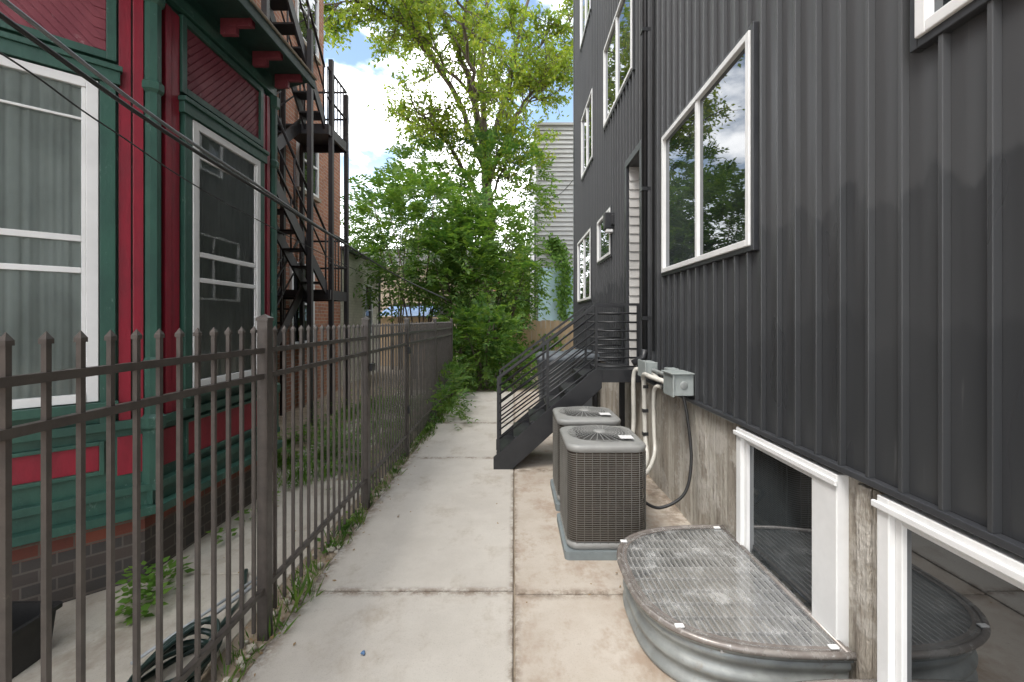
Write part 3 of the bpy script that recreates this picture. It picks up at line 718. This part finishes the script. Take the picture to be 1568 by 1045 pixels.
def shrub(name, ells, dens, mat=LEAF_S, fl=.48, ll=.16, lw=.032, stems=True, npair=5):
    e = empty(name); Bs = []; Ds = []; m = MB()
    for (cx, cy, cz, rx, ry, rz) in ells:
        area = 4 * math.pi * ((rx * ry) ** 1.6 / 3 + (rx * rz) ** 1.6 / 3 + (ry * rz) ** 1.6 / 3) ** (1 / 1.6)
        n = int(area * dens)
        d_ = rng.normal(size=(n, 3)); d_ /= np.linalg.norm(d_, axis=1, keepdims=True)
        k = 16; cl = rng.normal(size=(k, 3)); cl /= np.linalg.norm(cl, axis=1, keepdims=True)
        best = (d_ @ cl.T).max(axis=1)
        rad = .5 + .6 * np.clip((best - .6) / .4, 0, 1) + rng.normal(size=n) * .09
        b = np.array([cx, cy, cz]) + d_ * np.array([rx, ry, rz]) * rad[:, None]
        b = b[b[:, 2] > .05]; dd = (b - np.array([cx, cy, cz])) / np.array([rx, ry, rz])
        Bs.append(b); Ds.append(dd + np.array([0, 0, .25]) + rng.normal(size=b.shape) * .45)
        if stems:
            for i in range(7):
                a = random.uniform(0, 6.28); q = (cx + rx * .7 * math.cos(a), cy + ry * .7 * math.sin(a), cz + rz * random.uniform(0, .8))
                m.tube(spline([(cx + .15 * math.cos(a), cy + .15 * math.sin(a), -.05), (cx + .2 * rx * math.cos(a), cy + .2 * ry * math.sin(a), cz * .5), q], 4), .035, BARK, 6, .01)
    B = np.concatenate(Bs); D = np.concatenate(Ds); lf, ld, ln = fronds(B, D, fl * rng.uniform(.6, 1.2, len(B)), npair, ll, lw)
    leaves_obj('foliage', lf, ld, ll * rng.uniform(.7, 1.2, len(lf)), lw * rng.uniform(.8, 1.2, len(lf)), mat, e, ln)
    if stems: m.obj('stems', e)

shrub('ailanthus_shrub', [(-2.6, 12.6, 3.75, 1.9, 1.3, 1.6), (-1.5, 12.1, 3.0, 1.0, .8, 1.0)], 30)
shrub('ailanthus_shrub', [(-.75, 13.0, 3.1, 1.25, 1.0, 1.9), (-.35, 12.2, 2.5, .9, .6, .6)], 30)
shrub('ailanthus_shrub', [(-1.5, 15.2, 5.6, 2.4, 1.2, 2.0), (-3.8, 14.9, 4.6, 1.1, 1.0, 1.05)], 24)
shrub('overgrown_bush', [(-.72, 10.7, .95, .66, .8, .9), (-.15, 11.3, .4, .65, .6, .5), (-1.35, 10.8, .8, .35, .6, .8)], 60, fl=.34, ll=.12, lw=.026)
shrub('fern_like_weed', [(-1.02, 7.0, .2, .2, .38, .26), (-1.15, 7.9, .3, .2, .5, .35), (-1.2, 9.0, .35, .25, .4, .4)], 70, fl=.28, ll=.085, lw=.014, stems=False)

# big tree
tree = empty('locust_tree'); m = MB()
limbs = [
 ([(-1.0, 16.5, -.1), (-.95, 16.5, 2.5), (-.87, 16.5, 5.4), (-1.06, 16.4, 7.7)], .22, .16, False),
 ([(-1.06, 16.4, 7.6), (-1.6, 16, 10.1), (-2.3, 15.5, 11.7), (-3.5, 15, 14.1)], .14, .03, True),
 ([(-1, 16.5, 7.5), (-.2, 16.8, 10.3), (.3, 16.5, 12.2), (1, 16, 14.6)], .13, .03, True),
 ([(-1.0, 16.4, 6.9), (-2.05, 16, 9.4), (-3.5, 15.2, 11.2), (-4.9, 14.5, 11.7), (-6.2, 14, 11.9)], .12, .025, True),
 ([(-.9, 16.5, 6.6), (-.1, 16.6, 8.6), (1.0, 16.8, 10.3), (2.2, 17, 11.3)], .11, .025, True),
 ([(-1.06, 16.4, 7.6), (-1.2, 17, 10.8), (-1, 17.5, 13.2), (-1.1, 18, 15.5)], .12, .03, True),
 ([(-1.06, 16.4, 7.5), (-1.3, 14.8, 9.3), (-1.5, 13.2, 10.4), (-1.9, 12, 11.2)], .09, .02, True),
 ([(-.95, 16.4, 5.6), (-1.9, 15.8, 7.0), (-2.5, 15.3, 7.9), (-3.0, 15, 8.3)], .08, .02, True),
 ([(-2.05, 16, 9.4), (-3.2, 16.3, 11.5), (-4.4, 16.5, 13.5)], .07, .02, True),
 ([(-1.6, 16, 9.6), (-3.0, 14.9, 10.8), (-4.4, 13.9, 11.2), (-5.2, 13.3, 10.8)], .06, .015, True),
 ([(-3.0, 14.9, 10.6), (-4.2, 13.4, 12.2), (-4.8, 12.4, 12.6)], .05, .015, True),
 ([(-.95, 16.4, 5.8), (-.4, 16.0, 6.9), (.1, 15.7, 7.7)], .06, .015, True),
 ([(.0, 16.7, 8.8), (.8, 16.6, 9.8), (1.3, 16.5, 10.3)], .05, .015, True),
 ([(-.2, 16.8, 10.3), (1.0, 17, 11.8), (2.4, 17, 13)], .06, .02, True)]
tb_, td_ = [], []
def rv(s_): return Vector((random.gauss(0, s_), random.gauss(0, s_), random.gauss(0, s_)))
for pts, r0, r1, sub in limbs:
    sp = spline(pts, 6); sp = [q + rv(.05) if 0 < i < len(sp) - 1 else q for i, q in enumerate(sp)]
    m.tube(sp, r0, BARK, 8, r1)
    if not sub: continue
    for i in range(4, len(sp)):
        t = i / len(sp); ax = (sp[i] - sp[i - 1]).normalized()
        for _ in range(random.choice((1, 1, 2))):
            dr = (ax * .5 + rv(.6) + Vector((0, 0, .1))).normalized(); L = random.uniform(.9, 2.0) * (1.1 - .3 * t)
            s1 = [sp[i]]
            for k in range(4): dr = (dr + rv(.16) + Vector((0, 0, .03))).normalized(); s1.append(s1[-1] + dr * L / 4)
            m.tube(s1, .028, BARK, 4, .010)
            for k in range(1, 5):
                for _ in range(2):
                    d2 = (dr + rv(.7)).normalized(); l2 = random.uniform(.35, .8)
                    e_ = s1[k] + d2 * l2 - Vector((0, 0, .06)); m.tube([s1[k], e_], .011, BARK, 3, .004)
                    nl = random.randint(8, 32)
                    tt = np.array([random.uniform(.15, 1.1) for _ in range(nl)])[:, None]
                    a = np.array(s1[k])[None]; b = np.array(e_)[None]
                    tb_.append(a + (b - a) * tt + rng.normal(size=(nl, 3)) * .085)
                    td_.append(np.array(d2)[None] * .4 + rng.normal(size=(nl, 3)) * .6 - np.array([[0, 0, .35]]))
m.obj('trunk_and_branches', tree)
B = np.concatenate(tb_); D = np.concatenate(td_)
leaves_obj('leaves', B, D, rng.uniform(.11, .21, len(B)), rng.uniform(.026, .05, len(B)), LEAF_T, tree)

# distant tree line
n = 9000; xx = rng.uniform(-20, 1, n); top = 5.0 + 1.6 * np.sin(xx * .7) + 1.0 * np.sin(xx * 1.9 + 1)
zz = top * rng.uniform(0, 1, n) ** .6 + rng.normal(size=n) * .3; yy = 31 + rng.normal(size=n) * 1.2
leaves_obj('distant_tree_line', np.stack([xx, yy, zz], 1), rng.normal(size=(n, 3)), rng.uniform(.4, .7, n), rng.uniform(.14, .22, n), LEAF_D)

# vines
def vine(name, pts, n, spread, sz=.1):
    c = []; sp = spline(pts, 10)
    for _ in range(n):
        q = random.choice(sp); c.append((q.x + random.gauss(0, spread), q.y + random.gauss(0, .03), max(.02, q.z + random.gauss(0, spread))))
    c = np.array(c); d_ = rng.normal(size=(n, 3)) * .5 + np.array([0, -.4, -.5]); nr = np.tile([0, -1., .3], (n, 1)) + rng.normal(size=(n, 3)) * .4
    leaves_obj(name, c, d_, rng.uniform(.6, 1.2, n) * sz, rng.uniform(.3, .5, n) * sz, LEAF_V, None, nr)
vine('climbing_vine', [(2.3, 19.6, 1.0), (2.1, 19.6, 2.5), (2.2, 19.6, 3.8), (1.9, 19.85, 4.6), (1.7, 19.85, 5.0)], 1100, .17, .17)
vine('fence_vine', [(-1.4, 13.9, .6), (-.9, 13.9, 1.2), (-.5, 13.9, .5), (.7, 13.9, .6), (1.3, 13.9, 1.0)], 600, .16, .12)

# grass / weeds
def grass(name, spots, mat=LEAF_S):
    B = []; D = []; L = []
    for (x, y, r_, n, h) in spots:
        for _ in range(n):
            a = random.uniform(0, 6.28); q = r_ * math.sqrt(random.random())
            B.append((x + q * math.cos(a), y + q * math.sin(a), -.015)); D.append((random.gauss(0, .5), random.gauss(0, .5), 1)); L.append(h * random.uniform(.4, 1.2))
    L = np.array(L); leaves_obj(name, np.array(B), np.array(D), L, L * .035 + .0018, mat)
spots = [(-1.27 + random.uniform(-.06, .05), random.uniform(1.2, 9), .07, random.randint(3, 16), random.uniform(.04, .12)) for _ in range(170)]
spots += [(-1.2, 2.62, .06, 22, .2), (-1.22, 2.35, .05, 10, .16), (-1.2, 2.50, .03, 8, .22), (-1.2, 3.6, .05, 14, .12)]
spots += [(-1.25 + random.uniform(-.05, .12), random.uniform(6.0, 9.5), .1, 30, random.uniform(.1, .25)) for _ in range(22)]
grass('grass', spots)
spots = [(random.uniform(-3.0, -1.35), random.uniform(4.4, 9.3), random.uniform(.05, .25), random.randint(15, 60), random.uniform(.05, .15)) for _ in range(190)]
grass('yard_grass', spots, LEAF_V)
def broadleaf(name, spots):
    B = []; D = []; N = []; L = []
    for (x, y, r_, n, h) in spots:
        for _ in range(n):
            a = random.uniform(0, 6.28); q = r_ * random.random(); B.append((x + q * math.cos(a), y + q * math.sin(a), h * random.random()))
            D.append((math.cos(a), math.sin(a), random.uniform(-.2, .5))); N.append((random.gauss(0, .3), random.gauss(0, .3), 1)); L.append(random.uniform(.03, .07))
    L = np.array(L); leaves_obj(name, np.array(B), np.array(D), L, L * .36, LEAF_V, None, np.array(N))
broadleaf('broadleaf_weed', [(-2.1, 2.62, .13, 130, .18), (-2.02, 2.48, .09, 60, .12), (-2.15, 2.85, .08, 30, .08)])
broadleaf('yard_weeds', [(random.uniform(-3.0, -1.4), random.uniform(4.3, 9.2), random.uniform(.08, .28), random.randint(25, 75), random.uniform(.04, .35)) for _ in range(110)] + [(-2.1, 3.3 + i * .35, .07, 16, .08) for i in range(4)] + [(-1.3, random.uniform(2.5, 8.5), .05, 12, .07) for i in range(18)])
n = 460; x = np.where(rng.random(n) < .6, rng.normal(-1.26, .09, n), rng.uniform(-3, 1.3, n)); y = rng.uniform(1.2, 9.5, n)
B = np.stack([x, y, np.where(np.abs(x) < 1.22, .006, .004)], 1)
leaves_obj('fallen_leaves', B, np.stack([rng.normal(size=n), rng.normal(size=n), rng.uniform(0, .15, n)], 1), rng.uniform(.01, .035, n), rng.uniform(.003, .01, n), DEADL, None, np.tile([0, 0, 1.], (n, 1)) + rng.normal(size=(n, 3)) * .2)
m = MB()
for _ in range(190):
    x = random.gauss(-1.28, .05); y = random.uniform(1.3, 9.2); s_ = random.uniform(.008, .028)
    m.loft([[(x + s_ * k * math.cos(a) * random.uniform(.8, 1.2), y + s_ * k * math.sin(a), -.015 + z) for a in [i * 1.047 for i in range(6)]] for k, z in ((.8, 0), (1, s_ * .5), (.6, s_))], CONC_O)
m.obj('loose_stones')
m = MB(); m.tube(spline([(-.73, 2.18, .006), (-.72, 2.19, .012), (-.715, 2.175, .006)], 4), .006, TARP, 6); m.obj('blue_bottle_cap')

# ------------------------------------------------------------ side yard items
m = MB()
cx, cy = -2.42, 2.12
m.loft([rrect(cx, cy, a, b, .02, z) for a, b, z in ((.17, .11, -.01), (.185, .125, .19), (.2, .14, .19), (.2, .14, .21), (.18, .12, .21), (.165, .105, .02))], RUB, True, True, smooth=False)
for i in range(5): m.box(cx - .14 + i * .065, cx - .125 + i * .065, cy - .135, cy - .12, 0, .18, RUB)
m.obj('black_planter_tray')
m = MB()
for k in range(6):
    rr = .17 + .012 * math.sin(k * 2.1); z0 = .015 + k * .024; pts = []
    for i in range(33):
        a = i * math.pi / 16; pts.append((-1.52 + rr * .7 * math.cos(a) + .01 * k, 2.0 + rr * 1.3 * math.sin(a), z0 + .02 * math.sin(a * 2 + k)))
    m.tube(pts, .013, HOSE, 8, cap=False)
m.tube(spline([(-1.4, 2.1, .12), (-1.45, 2.35, .1), (-1.55, 2.6, .02), (-1.7, 2.9, .01)]), .013, HOSE, 8)
m.obj('garden_hose')
m = MB()
m.tube([(-1.70, 2.05, .02), (-1.38, 2.62, .16)], .011, GPIPE, 8); m.tube([(-1.76, 2.1, .02), (-1.43, 2.68, .14)], .008, GPIPE, 8)
m.obj('plastic_pipes')

# cables
def cable(pts, r_, mt=RUB):
    m = MB(); m.tube(spline(pts, 10), r_, mt, 6); m.obj('overhead_cable')
cable([(-1.42, .5, 2.56), (-1.5, 1.33, 2.49), (-1.5, 1.95, 2.41), (-1.5, 2.71, 2.36), (-1.5, 3.93, 2.28), (-1.5, 6.5, 2.14), (-1.6, 12, 2.05)], .009)
cable([(-1.44, .5, 2.63), (-1.51, 1.33, 2.55), (-1.52, 1.95, 2.455), (-1.51, 2.71, 2.39), (-1.53, 3.93, 2.305), (-1.55, 6.5, 2.17), (-1.7, 12, 2.12)], .008, CABG)
cable([(-1.48, .5, 2.45), (-1.5, 1.33, 2.38), (-1.5, 1.69, 2.31), (-1.5, 2.6, 2.19), (-1.5, 5.6, 2.02), (-1.7, 12, 2.0)], .003)
cable([(1.6, 19.0, 7.0), (.8, 18, 6.2), (1.6, 16, 6.0), (2.2, 14, 6.4)], .012)

# ------------------------------------------------------------ light
az = math.atan2(-.45, -.5); el = math.radians(58)
sun = bpy.data.lights.new('sun', 'SUN'); sun.energy = 3.0; sun.angle = math.radians(20); sun.color = (1, .96, .90)
so = bpy.data.objects.new('sun', sun); scene.collection.objects.link(so)
dv = Vector((math.cos(el) * math.sin(az), math.cos(el) * math.cos(az), math.sin(el)))
so.rotation_euler = (-dv).to_track_quat('-Z', 'Y').to_euler()
W = bpy.data.worlds.new('World'); scene.world = W; W.use_nodes = True; t = W.node_tree; t.nodes.clear()
N = t.nodes.new; Lk = t.links.new
sky = N('ShaderNodeTexSky'); sky.sky_type = 'NISHITA'; sky.sun_disc = False; sky.sun_elevation = el; sky.sun_rotation = az
mul = N('ShaderNodeMix'); mul.data_type = 'RGBA'; mul.blend_type = 'MULTIPLY'; mul.inputs[0].default_value = 1; Lk(sky.outputs[0], mul.inputs[6]); mul.inputs[7].default_value = (2.6, 2.5, 2.3, 1)
tc = N('ShaderNodeTexCoord'); sp = N('ShaderNodeSeparateXYZ'); Lk(tc.outputs['Generated'], sp.inputs[0])
nz = N('ShaderNodeTexNoise'); nz.inputs['Scale'].default_value = 3.2; nz.inputs['Detail'].default_value = 6; nz.inputs['Roughness'].default_value = .55
mp = N('ShaderNodeMapping'); mp.inputs['Scale'].default_value = (1, 1, 2); Lk(tc.outputs['Generated'], mp.inputs[0]); Lk(mp.outputs[0], nz.inputs['Vector'])
m1 = N('ShaderNodeMapRange'); m1.interpolation_type = 'SMOOTHSTEP'; m1.inputs['From Min'].default_value = .42; m1.inputs['From Max'].default_value = .58; Lk(nz.outputs['Fac'], m1.inputs['Value'])
m2 = N('ShaderNodeMapRange'); m2.interpolation_type = 'SMOOTHSTEP'; m2.inputs['From Min'].default_value = .08; m2.inputs['From Max'].default_value = .34; m2.inputs['To Min'].default_value = 1; m2.inputs['To Max'].default_value = 0; Lk(sp.outputs[2], m2.inputs['Value'])
mx = N('ShaderNodeMath'); mx.operation = 'MAXIMUM'; Lk(m1.outputs[0], mx.inputs[0]); Lk(m2.outputs[0], mx.inputs[1])
mc = N('ShaderNodeMix'); mc.data_type = 'RGBA'; Lk(mx.outputs[0], mc.inputs[0]); Lk(mul.outputs[2], mc.inputs[6]); mc.inputs[7].default_value = (32, 31.8, 31.5, 1)
bg = N('ShaderNodeBackground'); bg.inputs[1].default_value = .15; Lk(mc.outputs[2], bg.inputs[0])
wo = N('ShaderNodeOutputWorld'); Lk(bg.outputs[0], wo.inputs[0])

# ------------------------------------------------------------ camera
cam = bpy.data.cameras.new('camera'); cam.lens = 16.07; cam.sensor_width = 36; cam.shift_y = -.0207; cam.shift_x = -.002; cam.clip_end = 500; cam.clip_start = .05
co = bpy.data.objects.new('camera', cam); scene.collection.objects.link(co); co.location = (0, 0, 1.6); co.rotation_euler = (math.radians(90), 0, 0); scene.camera = co
